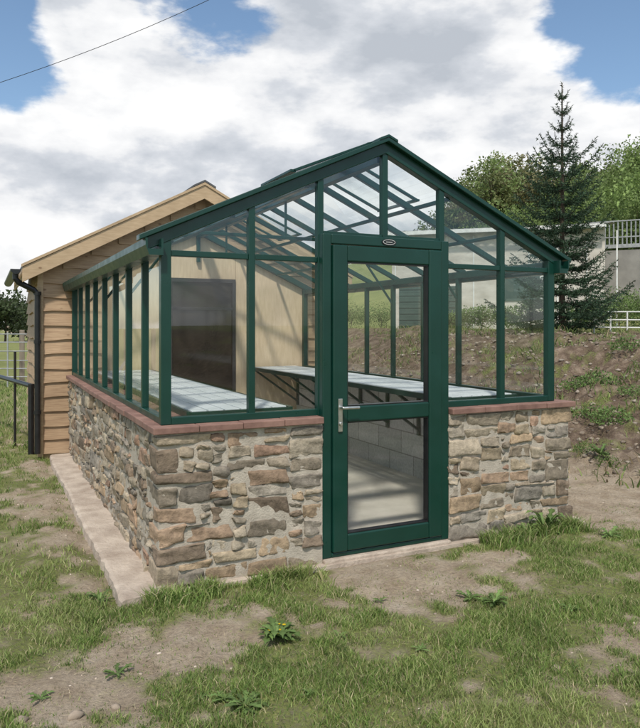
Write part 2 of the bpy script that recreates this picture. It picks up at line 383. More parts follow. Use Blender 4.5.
weed(40, 700, .06, 12); weed(200, 697, .05, 9); weed(545, 532, .15, 40, 3, 1.1); weed(525, 535, .11, 30, 0, 1.1); weed(380, 600, .05, 9); weed(600, 470, .15, 30, 0, .9); weed(570, 612, .06, 12); weed(310, 700, .05, 10)
weed(100, 598, .08, 18, 0, .8); weed(180, 600, .07, 14, 0, .8); weed(610, 540, .1, 20, 0, .6); weed(340, 640, .05, 8); weed(420, 650, .06, 9)
def bank_plant(px, t, R, nl):
    x, y = bearing(px, t); z = float(H(x, y)); vs = []; fs = []; cs = []
    for i in range(nl):
        a = random.uniform(0, 6.28); r = R*random.random()**.6; c0 = np.array([x+r*math.cos(a), y+r*math.sin(a), z+R*.9*random.random()*(1-r/R*.6)+.02])
        d = rng.normal(0, 1, 3); d /= np.linalg.norm(d); e_ = np.cross(d, rng.normal(0, 1, 3)); e_ /= np.linalg.norm(e_); s = R*random.uniform(.05, .10)
        b0 = len(vs); vs += [c0-d*s, c0+e_*s*.5, c0+d*s, c0-e_*s*.5]; fs.append((b0, b0+1, b0+2, b0+3)); cs += [np.array([.14, .22, .065])*random.uniform(.6, 1.4)]*4
    mesh_obj('scrub_plant', vs, fs, M_LEAF, cols=np.array(cs))
for px, t, R, nl in [(590, 8.6, .22, 460), (612, 8.2, .26, 500), (600, 9.6, .3, 500), (632, 8.9, .2, 400), (575, 9.8, .22, 420), (628, 10.8, .3, 460), (585, 7.4, .14, 260), (606, 7.0, .12, 240)]: bank_plant(px, t, R, nl)

# ------------------------------------------------------------------ rubble stones
sx = np.array([-1, -.93, -.66, -.33, 0, .33, .66, .93, 1.0])
def cube_template():
    n = len(sx); vd = {}; V = []; Fc = []
    def vid(p):
        k = tuple(np.round(p, 4))
        if k not in vd: vd[k] = len(V); V.append(k)
        return vd[k]
    for axn in range(3):
        for sg in (-1, 1):
            for i in range(n-1):
                for j in range(n-1):
                    q = []
                    for a, b_ in ((i, j), (i+1, j), (i+1, j+1), (i, j+1)):
                        p = [0, 0, 0]; p[axn] = sg; p[(axn+1) % 3] = sx[a]; p[(axn+2) % 3] = sx[b_]; q.append(vid(p))
                    Fc.append(q if sg > 0 else q[::-1])
    return np.array(V, float), np.array(Fc)
CT, CF = cube_template()
PAL = 1.06*np.array([[.37, .30, .215], [.43, .36, .265], [.30, .25, .185], [.40, .295, .19], [.37, .245, .17], [.33, .285, .22], [.46, .385, .28], [.25, .19, .135], [.39, .275, .185], [.37, .315, .235], [.22, .19, .15], [.31, .275, .225], [.35, .305, .245], [.41, .33, .225]])
def stones(name, boxes, parent, outn):
    Vv = []; Ff = []; C = []; k = len(CT)
    for i, (lo, hi) in enumerate(boxes):
        lo = np.array(lo); hi = np.array(hi); c = (lo+hi)/2; h = (hi-lo)/2
        r = min(0.012, h.min()*0.7)*random.uniform(.6, 1.0)
        q = CT*h; inner = h-r; cl = np.clip(q, -inner, inner); d = q-cl; L = np.linalg.norm(d, axis=1, keepdims=True); L[L < 1e-9] = 1
        q = cl+r*d/L
        J = rng.normal(0, 1, (2, 2, 2, 3))*np.array([.012, .008, .008]); J = np.clip(J, -.015, .015)
        t = (q/h+1)/2; dj = 0
        for a in (0, 1):
            for b_ in (0, 1):
                for e in (0, 1):
                    w = (t[:, 0] if a else 1-t[:, 0])*(t[:, 1] if b_ else 1-t[:, 1])*(t[:, 2] if e else 1-t[:, 2]); dj = dj+w[:, None]*J[a, b_, e]
        q = q+dj
        ph = rng.random(6)*6.28; f = 18+25*rng.random(3)
        bumpy = 0.0024*(np.sin(q[:, 0]*f[0]*2+ph[0])+np.sin(q[:, 2]*f[1]*2+ph[1]+q[:, 0]*20)+np.sin(q[:, 1]*f[2]*2+ph[2]+q[:, 2]*35))
        q = q*(1+(bumpy/h.max())[:, None])+np.array(outn)*bumpy[:, None]
        q[:, 0:3] += rng.normal(0, .0013, q.shape)
        col = PAL[rng.integers(len(PAL))]*random.uniform(.68, 1.15)
        Vv.append(q+c); Ff.append(CF+i*k); C.append(np.repeat([col], k, 0))
    return mesh_obj(name, np.concatenate(Vv), np.concatenate(Ff), M_STONE, parent, smooth=True, cols=np.concatenate(C))
cell = 0.0245; WH = 0.885; nzc = int(WH/cell)
def pack(W, pre=[]):
    nxc = int(round(W/cell)); occ = np.zeros((nzc, nxc), bool); R = []
    for (a, b_, c, d) in pre: occ[c:d, a:b_] = True
    for z in range(nzc):
        hrow = int(random.choice([2, 3, 3, 4, 5]))
        for x in range(nxc):
            if occ[z, x]: continue
            run = 0
            while x+run < nxc and not occ[z, x+run]: run += 1
            h = hrow if random.random() < .6 else int(random.choice([2, 3, 4, 5]))
            w = int(h*random.choice([1.5, 1.9, 2.3, 2.8, 3.4, 4.2])); w = max(4, min(w, 14))
            if run-w < 3: w = run if run <= 13 else run//2
            w = min(w, run); h = min(h, nzc-z, max(2, int(w*.8)))
            if nzc-z-h < 2: h = nzc-z
            hh_ = 1
            while hh_ < h and not occ[z+hh_, x:x+w].any(): hh_ += 1
            occ[z:z+hh_, x:x+w] = True; R.append((x, x+w, z, z+hh_))
    return R
gh = empty('greenhouse')
W = 3.09
g = 0.0070; D = 0.022
def quoins():
    z = 0; R = []; i = 0
    while z < nzc:
        h = random.choice([3, 4, 5, 6, 4])
        if nzc-z-h < 3: h = nzc-z
        lf, ls = (random.choice([10, 12, 13]), random.choice([5, 6])) if i % 2 else (random.choice([5, 6, 7]), random.choice([9, 11, 13]))
        R.append((z, z+h, lf, ls)); z += h; i += 1
    return R
Wl = 1.02+D; Wr = W+D-1.99; Ws = 4.55
qL = quoins(); qR = quoins(); bx = []
for (a, b_, lf, ls) in qL: bx.append(((-D, -D, a*cell+g), (-D+lf*cell-g, -D+ls*cell-g, b_*cell-g)))
for (a, b_, lf, ls) in qR: bx.append(((W+D-lf*cell+g, -D, a*cell+g), (W+D, -D+ls*cell-g, b_*cell-g)))
def dz(): return random.uniform(-.004, .007)
for (x0, x1, z0, z1) in pack(Wl, [(0, lf, a, b_) for a, b_, lf, ls in qL]):
    bx.append(((-D+x0*cell+g, -D+dz(), z0*cell+g), (min(-D+x1*cell-g, 1.015), .06, z1*cell-g)))
nr = int(round(Wr/cell))
for (x0, x1, z0, z1) in pack(Wr, [(nr-lf, nr, a, b_) for a, b_, lf, ls in qR]):
    bx.append(((W+D-nr*cell+x0*cell+g, -D+dz(), z0*cell+g), (W+D-nr*cell+x1*cell-g, .06, z1*cell-g)))
stones('front_stonework', bx, gh, (0, -1, 0))
bx = []
for (x0, x1, z0, z1) in pack(Ws, [(0, ls, a, b_) for a, b_, lf, ls in qL]):
    bx.append(((-D+dz(), -D+x0*cell+g, z0*cell+g), (.06, -D+x1*cell-g, z1*cell-g)))
stones('west_stonework', bx, gh, (-1, 0, 0)); bx = []
for (x0, x1, z0, z1) in pack(Ws, [(0, ls, a, b_) for a, b_, lf, ls in qR]):
    bx.append(((W-.06, -D+x0*cell+g, z0*cell+g), (W+D+dz(), -D+x1*cell-g, z1*cell-g)))
stones('east_stonework', bx, gh, (1, 0, 0))
MO = .011
mb = MB(); mb.box(-MO, 1.018, -MO, .11, -.1, .889); mb.box(1.992, W+MO, -MO, .11, -.1, .889); mb.box(-MO, .11, .112, 4.56, -.1, .888); mb.box(W-.11, W+MO, .112, 4.56, -.1, .888)
mb.build('mortar', M_MORTAR, gh)
mb = MB(); mb.box(.112, 1.016, .112, .22, -.1, .886); mb.box(1.994, W-.112, .112, .22, -.1, .886); mb.box(.112, .22, .222, 4.56, -.1, .886); mb.box(W-.22, W-.112, .222, 4.56, -.1, .886)
mb.build('blockwork', M_BLOCK, gh)
mb = MB()
def tiles(a, b_, fixed, along):
    L = b_-a; n = max(1, round(L/.30))
    for i in range(n):
        p = a+L*i/n+.0015; q = a+L*(i+1)/n-.0015; j = random.uniform(-.003, .003)
        if along == 'x': mb.box(p, q, fixed[0]+j, fixed[1], .890, .930+j*.5)
        else: mb.box(fixed[0]+j, fixed[1], p, q, .890, .930+j*.5)
tiles(-.05, 1.015, (-.05, .24), 'x'); tiles(1.995, W+.05, (-.05, .24), 'x')
tiles(.242, 4.56, (-.05, .24), 'y'); tiles(.242, 4.56, (W-.24, W+.05), 'y')
mb.build('coping', M_COPING, gh, bevel=.005)
MB().box(.225, W-.225, .225, 4.56, -.05, .035).box(1.03, 1.98, .10, .224, -.05, .03).build('concrete_floor', M_CONC, gh)

# frame
XC = 1.515; yF = .07; yB = 4.54; SLP = .455; PR = 2.985; PM = 2.515
def zr(x): return 2.0+(1.58-abs(x-XC))*SLP
zap = zr(XC)
mb = MB()
for y in (yF, yB):
    for x in (.045, PR): mb.box(x-.03, x+.03, y-.028, y+.028, .93, zr(x)-.05)
    for x in ((.57, 1.035, XC, 1.975, PM) if y == yF else (XC,)):
        zb = .93 if x in (.57, PM, 1.035, 1.975) else 2.08
        mb.box(x-.021, x+.021, y-.024, y+.024, zb if y == yF else 2.3, zr(x)-.05)
    mb.chevron(XC-1.58, XC, zr(XC-1.58)-.03, zap-.03, y-.032, y+.032, .075)
mb.box(.076, 1.015, yF-.026, yF+.026, .929, .972); mb.box(1.996, PR-.03, yF-.026, yF+.026, .929, .972)
for a, b_ in ((.076, .548), (.592, 1.013), (1.997, PM-.022), (PM+.022, PR-.031)): mb.box(a, b_, yF-.02, yF+.02, 1.905, 1.94)
mb.box(1.057, XC-.022, yF-.02, yF+.02, 2.087, 2.11); mb.box(XC+.022, 1.953, yF-.02, yF+.02, 2.087, 2.11)
for x in (.045, PR):
    mb.box(x-.026, x+.026, yF+.03, yB-.03, .929, .972); mb.box(x-.028, x+.028, yF+.03, yB-.03, 1.93, 1.985)
NB = 8; ys = [yF+(yB-yF)*i/NB for i in range(NB+1)]
for y in ys[1:-1]:
    for x in (.045, PR): mb.box(x-.022, x+.022, y-.02, y+.02, .972, 1.932)
    mb.chevron(XC-1.54, XC, zr(XC-1.54)-.037, zap-.037, y-.019, y+.019, .05)
mb.box(XC-.03, XC+.03, yF+.034, yB-.034, zap-.12, zap-.035)
for s_ in (-1, 1):
    for dd_ in (.55, 1.05):
        x = XC+s_*dd_; mb.beam((x, yF+.03, zr(x)-.07), (x, yB-.03, zr(x)-.07), .034, .026)
for y in (ys[3], ys[6]):
    mb.box(XC-.82, XC+.82, y-.012, y+.012, zr(XC-.8)-.085, zr(XC-.8)-.055)
    mb.beam((XC, y, zap-.12), (XC, y, zr(XC-.8)-.06), .02, .02, up=(0, 1, 0))
for s_ in (-1, 1):
    xw = XC+s_*1.47
    for y in (ys[2], ys[4], ys[6]): mb.beam((xw, y, 1.72), (xw-s_*.32, y, zr(xw-s_*.32)-.06), .02, .02, up=(0, 1, 0))
mb.build('frame', M_GREEN, gh, bevel=.004)
mb = MB()
mb.chevron(XC-1.63, XC, zr(XC-1.63)+.022, zap+.022, yF-.07, yF+.02, .032)
mb.chevron(XC-.07, XC, zap+.012, zap+.042, yF-.075, yB, .02)
mb.build('verge_and_ridge_capping', M_GREEN, gh, bevel=.004)
mb = MB()
for s_, xa in ((-1, -.085), (1, 3.005)):
    a, b_ = xa, xa+.10
    prof = [(a, 1.955), (a+.02 if s_ < 0 else a, 1.90), (b_ if s_ < 0 else b_-.02, 1.90), (b_, 1.955), (b_, 1.995), (b_-.012, 1.995), (b_-.012, 1.935), (a+.012, 1.935), (a+.012, 1.995), (a, 1.995)]
    n = len(prof); vs = [(p_[0], y, p_[1]) for y in (-.02, 4.57) for p_ in prof]
    mb.add(vs, [(i, (i+1) % n, (i+1) % n+n, i+n) for i in range(n)]+[tuple(range(n)), tuple(range(n, 2*n))])
mb.build('gutters', M_GREEN, gh)
mb = MB(); vg = MB()
def vent(s_, ya, yb, ang):
    sl = math.atan(SLP)-ang; L = .62
    hx, hz = XC+s_*.07, zr(XC+s_*.07)+.045
    ex, ez = hx+s_*L*math.cos(sl), hz-L*math.sin(sl)
    mb.beam((hx, ya, hz), (ex, ya, ez), .03, .018); mb.beam((hx, yb, hz), (ex, yb, ez), .03, .018)
    mb.beam((hx, ya, hz), (hx, yb, hz), .03, .016); mb.beam((ex, ya-.015, ez), (ex, yb+.015, ez), .04, .018)
    vg.add([(hx, ya, hz), (ex, ya, ez), (ex, yb, ez), (hx, yb, hz)], [(0, 1, 2, 3)])
vent(-1, ys[0]+.06, ys[1], math.radians(1.5)); vent(-1, ys[5], ys[6], math.radians(.3)); vent(1, ys[1], ys[2], 0.02); vent(1, ys[5], ys[6], .02)
mb.build('roof_vents', M_GREEN, gh, bevel=.003); vg.build('vent_glass', M_GLASS, gh)
mg = MB()
for a, b_ in zip(ys[:-1], ys[1:]):
    for x in (.045, PR): mg.add([(x, a+.02, .97), (x, b_-.02, .97), (x, b_-.02, 1.93), (x, a+.02, 1.93)], [(0, 1, 2, 3)])
    for s_ in (-1, 1):
        xa, xb = XC+s_*1.58, XC+s_*.03
        mg.add([(xa, a+.002, zr(xa)+.004), (xa, b_-.002, zr(xa)+.004), (xb, b_-.002, zr(xb)+.004), (xb, a+.002, zr(xb)+.004)], [(0, 1, 2, 3)])
for a, b_ in ((.075, .549), (.591, 1.014), (1.996, PM-.021), (PM+.021, PR-.03)): mg.add([(a, yF, .972), (b_, yF, .972), (b_, yF, 1.905), (a, yF, 1.905)], [(0, 1, 2, 3)])
for a, b_, z in ((.075, .549, 1.94), (.591, 1.014, 1.94), (1.056, XC-.021, 2.11), (XC+.021, 1.954, 2.11), (1.996, PM-.021, 1.94), (PM+.021, PR-.03, 1.94)):
    mg.add([(a, yF, z), (b_, yF, z), (b_, yF, zr(b_)-.06), (a, yF, zr(a)-.06)], [(0, 1, 2, 3)])
mesh_obj('glass_panes', mg.v, mg.f, M_GLASS, gh)

# door
dr = MB()
dr.box(1.02, 1.082, -.012, .085, .03, 2.085); dr.box(1.928, 1.99, -.012, .085, .03, 2.085); dr.box(1.082, 1.928, -.012, .085, 2.022, 2.085); dr.box(1.082, 1.928, -.012, .085, .03, .058)
dr.build('door_frame', M_GREEN, gh, bevel=.006)
dr = MB()
a, b_ = 1.087, 1.923
dr.box(a, a+.105, -.028, .045, .063, 2.017); dr.box(b_-.105, b_, -.028, .045, .063, 2.017)
dr.box(a+.105, b_-.105, -.026, .045, 1.912, 2.016); dr.box(a+.105, b_-.105, -.026, .045, .885, .985); dr.box(a+.105, b_-.105, -.026, .045, .064, .170)
dr.build('door_leaf', M_GREEN, gh, bevel=.009, seg=3)
dr = MB()
for z0, z1 in ((.985, 1.912), (.170, .885)):
    A, Bx = a+.105, b_-.105
    for q in ((A, A+.007, z0, z1), (Bx-.007, Bx, z0, z1), (A+.007, Bx-.007, z0, z0+.007), (A+.007, Bx-.007, z1-.007, z1)): dr.box(q[0], q[1], -.015, .035, q[2], q[3])
dr.build('glazing_beads', M_BLACK, gh)
mesh_obj('door_glass', [(a+.1, .012, .98), (b_-.1, .012, .98), (b_-.1, .012, 1.915), (a+.1, .012, 1.915), (a+.1, .012, .165), (b_-.1, .012, .165), (b_-.1, .012, .89), (a+.1, .012, .89)], [(0, 1, 2, 3), (4, 5, 6, 7)], M_GLASS, gh)
hd = MB(); hd.box(1.118, 1.148, -.040, -.029, .83, 1.04)
hd.tube([(1.133, -.03, .985), (1.133, -.085, .985)], .010); hd.tube([(1.126, -.08, .985), (1.16, -.088, .985), (1.245, -.084, .983)], .0095)
hd.tube([(1.133, -.036, .88), (1.133, -.05, .88)], .012)
hd.build('door_handle', M_STEEL, gh, bevel=.003)
bd = MB(); n = 28
vs = [(1.505+.055*math.cos(6.2832*i/n), y, 2.053+.022*math.sin(6.2832*i/n)) for y in (-.018, -.012) for i in range(n)]
bd.add(vs, [tuple(range(n)), tuple(range(n, 2*n))]+[(i, (i+1) % n, (i+1) % n+n, i+n) for i in range(n)]); bd.build('oval_badge', M_BLACK, gh)
bd = MB(); vs = [(1.505+.044*math.cos(6.2832*i/n), -.0195, 2.053+.014*math.sin(6.2832*i/n)) for i in range(n)]
vs2 = [(1.505+.047*math.cos(6.2832*i/n), -.0195, 2.053+.017*math.sin(6.2832*i/n)) for i in range(n)]
bd.add(vs+vs2, [(i, (i+1) % n, (i+1) % n+n, i+n) for i in range(n)])
bd.box(1.480, 1.530, -.0198, -.0185, 2.0505, 2.0545); bd.build('badge_lettering', M_WHITE, gh)
MB().box(1.02, 1.99, -.045, .10, -.05, .029).build('door_threshold', M_FOOT, gh, bevel=.01)

# benches
def bench(xa, xb, wall, face):
    e = empty('potting_bench'); mb = MB(); ns = 6; w = (xb-xa-.04)/ns
    for i in range(ns): mb.box(xa+.02+i*w+.006, xa+.02+(i+1)*w-.006, .30, 4.50, .955, .972)
    mb.build('slats', M_SLAT, e, bevel=.003); mb = MB()
    for x in (xa, xb): mb.box(x-.012, x+.012, .28, 4.52, .925, .968)
    for y in (.28, 4.52): mb.box(xa+.012, xb-.012, y-.010, y+.010, .928, .966)
    y = .5
    while y < 4.5:
        mb.box(xa+.012, xb-.012, y-.012, y+.012, .928, .953)
        mb.beam((wall, y, .50), (face, y, .93), .022, .03, up=(0, 1, 0)); mb.box(wall-.012, wall+.012, y-.018, y+.018, .45, .925)
        y += .57
    mb.build('frame_and_brackets', M_GREEN, e)
bench(.24, .93, .236, .90); bench(2.22, W-.24, W-.235, 2.25)
e = MB(); n = 20
prof = [(.030, .974), (.036, 1.045), (.040, 1.045), (.040, 1.06), (.035, 1.06), (.030, .99)]
vs = [(2.36+r_*math.cos(6.2832*i/n), .60+r_*math.sin(6.2832*i/n), z) for r_, z in prof for i in range(n)]
e.add(vs, [(k*n+i, k*n+(i+1) % n, (k+1)*n+(i+1) % n, (k+1)*n+i) for k in range(len(prof)-1) for i in range(n)]+[tuple(range(n))]); e.build('plant_pot', M_WHITE)

fp = MB(); ysn = np.linspace(-.13, 4.5, 90); vs = []
for y in ysn:
    xl = -.235+.006*math.sin(y*3)+random.uniform(-.007, .007)
    vs += [(xl-.008, y, -.05), (xl, y, .024+random.uniform(-.005, .003)), (xl+.02, y, .033), (.0, y, .037)]
fp.add(vs, [(i*4+j, i*4+j+1, i*4+j+5, i*4+j+4) for i in range(89) for j in (0, 1, 2)]+[(0, 1, 2, 3)])
fp.v += [(-.243, -.13, -.05), (.0, -.13, -.05)]
nn_ = len(fp.v); fp.f.append((0, 3, nn_-1, nn_-2))
fp.build('concrete_footing', M_FOOT)
MB().box(.0, 3.23, -.065, -.0, -.06, .006).box(W+.002, 3.25, .0, 4.5, -.06, .012).build('foundation_strip', M_FOOT)

# ------------------------------------------------------------------ timber shed
sh = empty('timber_shed'); SX0, SX1, SY0, SY1 = -.34, 3.46, 4.60, 7.1; SC = (SX0+SX1)/2; SE = 2.20; SR = 3.20; sk = (SR-SE)/(SC-SX0)
def zs(x): return SR-abs(x-SC)*sk
core = MB(); pf = [(SX0+.03, -.05), (SX1-.03, -.05), (SX1-.03, SE), (SC, SR-.02), (SX0+.03, SE)]
vs = [(x, y, z) for y in (SY0+.03, SY1) for x, z in pf]; core.add(vs, [tuple(range(5)), tuple(range(5, 10))]+[(i, (i+1) % 5, (i+1) % 5+5, i+5) for i in range(5)])
core.build('wall_core', M_BOARD, sh)
bd = MB(); z = .02
def wboard(P0, P1, nrm, z, hb):
    n = 26; P0 = Vector(P0); P1 = Vector(P1); nv = Vector(nrm); vs = []; ph = random.uniform(0, 9)
    for i in range(n+1):
        t = i/n; p = P0.lerp(P1, t); w = .010*math.sin(t*5*(P1-P0).length+ph)+.005*math.sin(t*13*(P1-P0).length+ph*2)
        vs += [p+nv*.004+Vector((0, 0, z+hb+.03)), p+nv*.034+Vector((0, 0, z+w)), p+nv*.010+Vector((0, 0, z+w-.002))]
    bd.add(vs, [(i*3+j, i*3+j+1, i*3+j+4, i*3+j+3) for i in range(n) for j in (0, 1)])
while z < SR-.12:
    hb = .165
    zt = z+hb
    xa = SX0 if zt < SE else SC-(SR-zt)/sk+.02; xb = 2*SC-xa
    if xb-xa > .1:
        wboard((xa, SY0+.03, 0), (xb, SY0+.03, 0), (0, -1, 0), z, hb)
    if zt < SE+.1: wboard((SX0+.03, SY1, 0), (SX0+.03, SY0, 0), (-1, 0, 0), z, hb); wboard((SX1-.03, SY0, 0), (SX1-.03, SY1, 0), (1, 0, 0), z, hb)
    z += hb
bd.build('weatherboarding', M_BOARD, sh)
MB().box(SX0-.012, SX0+.05, SY0-.015, SY0+.045, 0, SE-.02).build('corner_board', M_BARGE, sh, bevel=.004)
yp = 4.575; zt = lambda x: zr(x)-.02
pl = MB()
def plp(xa, xb, z0):
    xs = sorted(set([xa, xb]+([XC] if xa < XC < xb else [])))
    pts = [(xa, z0), (xb, z0)]+[(x, zt(x)) for x in xs[::-1]]
    n = len(pts); vs = [(x, yp, z) for x, z in pts]+[(x, yp+.02, z) for x, z in pts]
    pl.add(vs, [tuple(range(n)), tuple(range(n, 2*n))]+[(i, (i+1) % n, (i+1) % n+n, i+n) for i in range(n)])
plp(.03, 1.14, .03); plp(2.02, 3.02, .03); plp(1.144, 2.016, 2.10)
pl.build('plywood_lining', M_PLY, sh)
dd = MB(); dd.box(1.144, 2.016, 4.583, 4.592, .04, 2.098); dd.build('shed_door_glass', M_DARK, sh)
dd = MB(); dd.box(1.146, 1.19, 4.555, 4.58, .04, 2.096); dd.box(1.97, 2.014, 4.555, 4.58, .04, 2.096); dd.box(1.19, 1.97, 4.556, 4.58, 2.05, 2.095); dd.box(1.19, 1.97, 4.556, 4.58, 1.70, 1.735); dd.box(1.19, 1.97, 4.556, 4.58, .05, .35)
dd.build('shed_door_frame', M_DARKF, sh, bevel=.003)
rf = MB(); ov = .17; yo = .16
for s_ in (-1, 1):
    xe = SC+s_*(SC-SX0+ov)
    A = (xe, zs(xe)+.05); Bp = (SC, SR+.05)
    rf.add([(A[0], SY0-yo, A[1]), (Bp[0], SY0-yo, Bp[1]), (Bp[0], SY1+.1, Bp[1]), (A[0], SY1+.1, A[1]), (A[0], SY0-yo, A[1]+.035), (Bp[0], SY0-yo, Bp[1]+.035), (Bp[0], SY1+.1, Bp[1]+.035), (A[0], SY1+.1, A[1]+.035)],
           [(0, 1, 2, 3), (4, 5, 6, 7), (0, 1, 5, 4), (2, 3, 7, 6), (0, 3, 7, 4)])
rf.build('slate_roof', M_SLATE, sh)
bg = MB(); b2 = MB()
xe = SX0-ov-.01
bg.chevron(xe, SC, zs(xe)-.035, SR-.035, SY0-yo-.028, SY0-yo-.001, .17)
b2.chevron(xe-.01, SC, zs(xe)+.066, SR+.066, SY0-yo-.042, SY0-yo-.002, .032)
for s_ in (-1, 1):
    xq = SC+s_*(SC-SX0+ov-.02); bg.box(min(xq, xq+s_*.02), max(xq, xq+s_*.02), SY0-yo+.01, SY1, zs(xq)-.10, zs(xq)+.04)
    A = SC+s_*(SC-SX0+ov-.02)
    bg.add([(A, SY0-yo+.002, zs(A)+.044), (SC, SY0-yo+.002, SR+.044), (SC, SY0+.03, SR+.044), (A, SY0+.03, zs(A)+.044)], [(0, 1, 2, 3)])
bg.build('barge_boards', M_BARGE, sh, bevel=.004); b2.build('roof_edge_batten', M_BARGE, sh)
rc = MB(); rc.chevron(SC-.14, SC, SR+.10-.14*sk, SR+.10, SY0-yo-.045, SY1+.1, .025)
rc.build('ridge_tiles', M_SLATE, sh)
gx = SX0-ov-.075; gz = zs(SX0-ov)+.02
gt = MB(); n = 12; vs = []
for y in (SY0-yo-.03, SY1+.1):
    for r_ in (.055, .048):
        vs += [(gx+r_*math.cos(math.pi+math.pi*i/n), y, gz+r_*math.sin(math.pi+math.pi*i/n)) for i in range(n+1)]
m_ = n+1
fs = [(i, i+1, 2*m_+i+1, 2*m_+i) for i in range(n)]+[(m_+i, m_+i+1, 3*m_+i+1, 3*m_+i) for i in range(n)]+[tuple(range(m_)), tuple(range(2*m_, 3*m_))]
fs += [(0, m_, 3*m_, 2*m_), (n, m_+n, 3*m_+n, 2*m_+n)]
gt.add(vs, fs); gt.build('shed_gutter', M_BLACK, sh)
dp = MB(); dx = SX0-.015; dy = SY0-.06
dp.tube([(gx, SY0-.08, gz-.04), (gx, SY0-.08, gz-.10), (gx+.03, SY0-.08, gz-.14), (dx-.04, dy, gz-.22), (dx, dy, gz-.27), (dx, dy, gz-.4), (dx, dy, .05)], .033, 14)
for z in (.5, 1.3, 1.85): dp.tube([(dx, dy, z), (dx, dy, z+.04)], .041, 14)
dp.build('downpipe', M_BLACK, sh)

# ------------------------------------------------------------------ left boundary
pr = MB(); A = bearing(33, 8.0); Bq = bearing(-40, 11)
pr.tube([(A[0], A[1], .80), (Bq[0], Bq[1], .88)], .028); pr.tube([(A[0]-.02, A[1], 0), (A[0]-.02, A[1], .83)], .035)
pr.tube([(Bq[0], Bq[1], -.1), (Bq[0], Bq[1], .9)], .035)
c_ = bearing(15, 8.6); pr.tube([(c_[0], c_[1], -.1), (c_[0], c_[1], 1.18)], .016)
pr.build('pipe_railing', M_BLACK)
M_GALV = noisy('galvanised_steel', (0.25, 0.26, 0.26), (0.38, 0.39, 0.39), 12, .5, .1)
M_POST = noisy('weathered_timber', (.16, .13, .10), (.30, .25, .19), 10, .9, .5, sc=(1, 1, .2))
fg = MB(); a_ = bearing(34, 17); b0_ = bearing(-45, 17); A = Vector((*a_, 0)); Bq = Vector((*b0_, 0))
for z in (.15, .35, .55, .78, 1.0, 1.2): fg.tube([A+Vector((0, 0, z+.1)), Bq+Vector((0, 0, z+.1))], .013, 8)
for t in np.linspace(0, 1, 4): p = A.lerp(Bq, t); fg.tube([p, p+Vector((0, 0, 1.35))], .018, 8)
fg.build('field_gate', M_GALV)
fp = MB()
for i in range(7):
    p = bearing(22-40*i, 17.6+.3*i); fp.box(p[0]-.06, p[0]+.06, p[1]-.06, p[1]+.06, -.2, 1.4)
fp.build('fence_posts', M_POST, bevel=.01)

# ------------------------------------------------------------------ background building
lb = empty('farm_building')
PA = np.array(bearing(392, 23)); PB = np.array(bearing(605, 21)); dvec = (PB-PA)/np.linalg.norm(PB-PA); LB = np.linalg.norm(PB-PA); nrm = np.array([-dvec[1], dvec[0]])
if nrm@FW < 0: nrm = -nrm
def lp(s_, d_, z): p = PA+dvec*s_+nrm*d_; return (p[0], p[1], z)
def lbox(mb, s0, s1, d0, d1, z0, z1, z1b=None):
    z1b = z1 if z1b is None else z1b
    mb.add([lp(s0, d0, z0), lp(s1, d0, z0), lp(s1, d1, z0), lp(s0, d1, z0), lp(s0, d0, z1), lp(s1, d0, z1), lp(s1, d1, z1b), lp(s0, d1, z1b)], [(0, 3, 2, 1), (4, 5, 6, 7), (0, 1, 5, 4), (1, 2, 6, 5), (2, 3, 7, 6), (3, 0, 4, 7)])
M_REND = noisy('pale_render', (.46, .42, .36), (.66, .62, .55), 1.6, .9, .5, .01, bscale=8, sc=(1, 1, 2.5))
M_SHEET = noisy('grey_roof_sheet', (.20, .19, .175), (.30, .285, .26), 2, .7, .2)
mb = MB(); lbox(mb, 0, LB, 0, 6, .5, 4.6, 5.3); mb.build('walls', M_REND, lb)
mb = MB(); nseg = 46
for i in range(nseg):
    s0 = -.3+(LB+.6)*i/nseg; s1 = -.3+(LB+.6)*(i+1)/nseg; up_ = .05 if i % 2 else 0
    mb.add([lp(s0, -.35, 4.56+up_), lp(s1, -.35, 4.56+.05-up_), lp(s1, 6.3, 5.42+.05-up_), lp(s0, 6.3, 5.42+up_)], [(0, 1, 2, 3)])
mb.build('corrugated_roof', M_SHEET, lb)
M_SHUT = noisy('green_shutter', (.03, .06, .05), (.05, .085, .07), 5, .5, .1)
mb = MB()
for i in range(16): lbox(mb, .25, 2.1, -.05-.02*(i % 2), -.002, 1.2+i*.1, 1.2+i*.1+.095)
lbox(mb, 3.6, 4.7, -.04, -.002, 2.3, 3.3)
mb.build('roller_shutter', M_SHUT, lb)
mb = MB(); lbox(mb, 3.5, 3.6, -.06, -.001, 2.2, 3.4); lbox(mb, 4.7, 4.8, -.06, -.001, 2.2, 3.4); lbox(mb, -.05, LB, -.42, -.36, 4.46, 4.58)
for i in range(9): lbox(mb, .1+i*.85, .14+i*.85, -.03, -.001, .9, 4.4)
mb.build('trim', M_WHITE, lb)
tr_ = empty('garden_terrace'); mb = MB(); T0 = np.array(bearing(588, 27)); T1 = np.array(bearing(720, 25))
zt_ = 1.5+27*(326-240)/690
for i in range(30):
    p = T0+(T1-T0)*i/29; mb.box(p[0]-.018, p[0]+.018, p[1]-.018, p[1]+.018, zt_-.3, zt_+.65)
mb.beam((*T0, zt_+.67), (*T1, zt_+.67), .06, .04); mb.beam((*T0, zt_+.05), (*T1, zt_+.05), .04, .04); mb.beam((*T0, zt_-.3), (*T1, zt_-.3), .12, .14); mb.build('balustrade', M_GALV, tr_)
mb = MB(); q = (T1-T0); nn_ = np.array([-q[1], q[0]])/np.linalg.norm(q); nn_ = nn_ if nn_@FW > 0 else -nn_
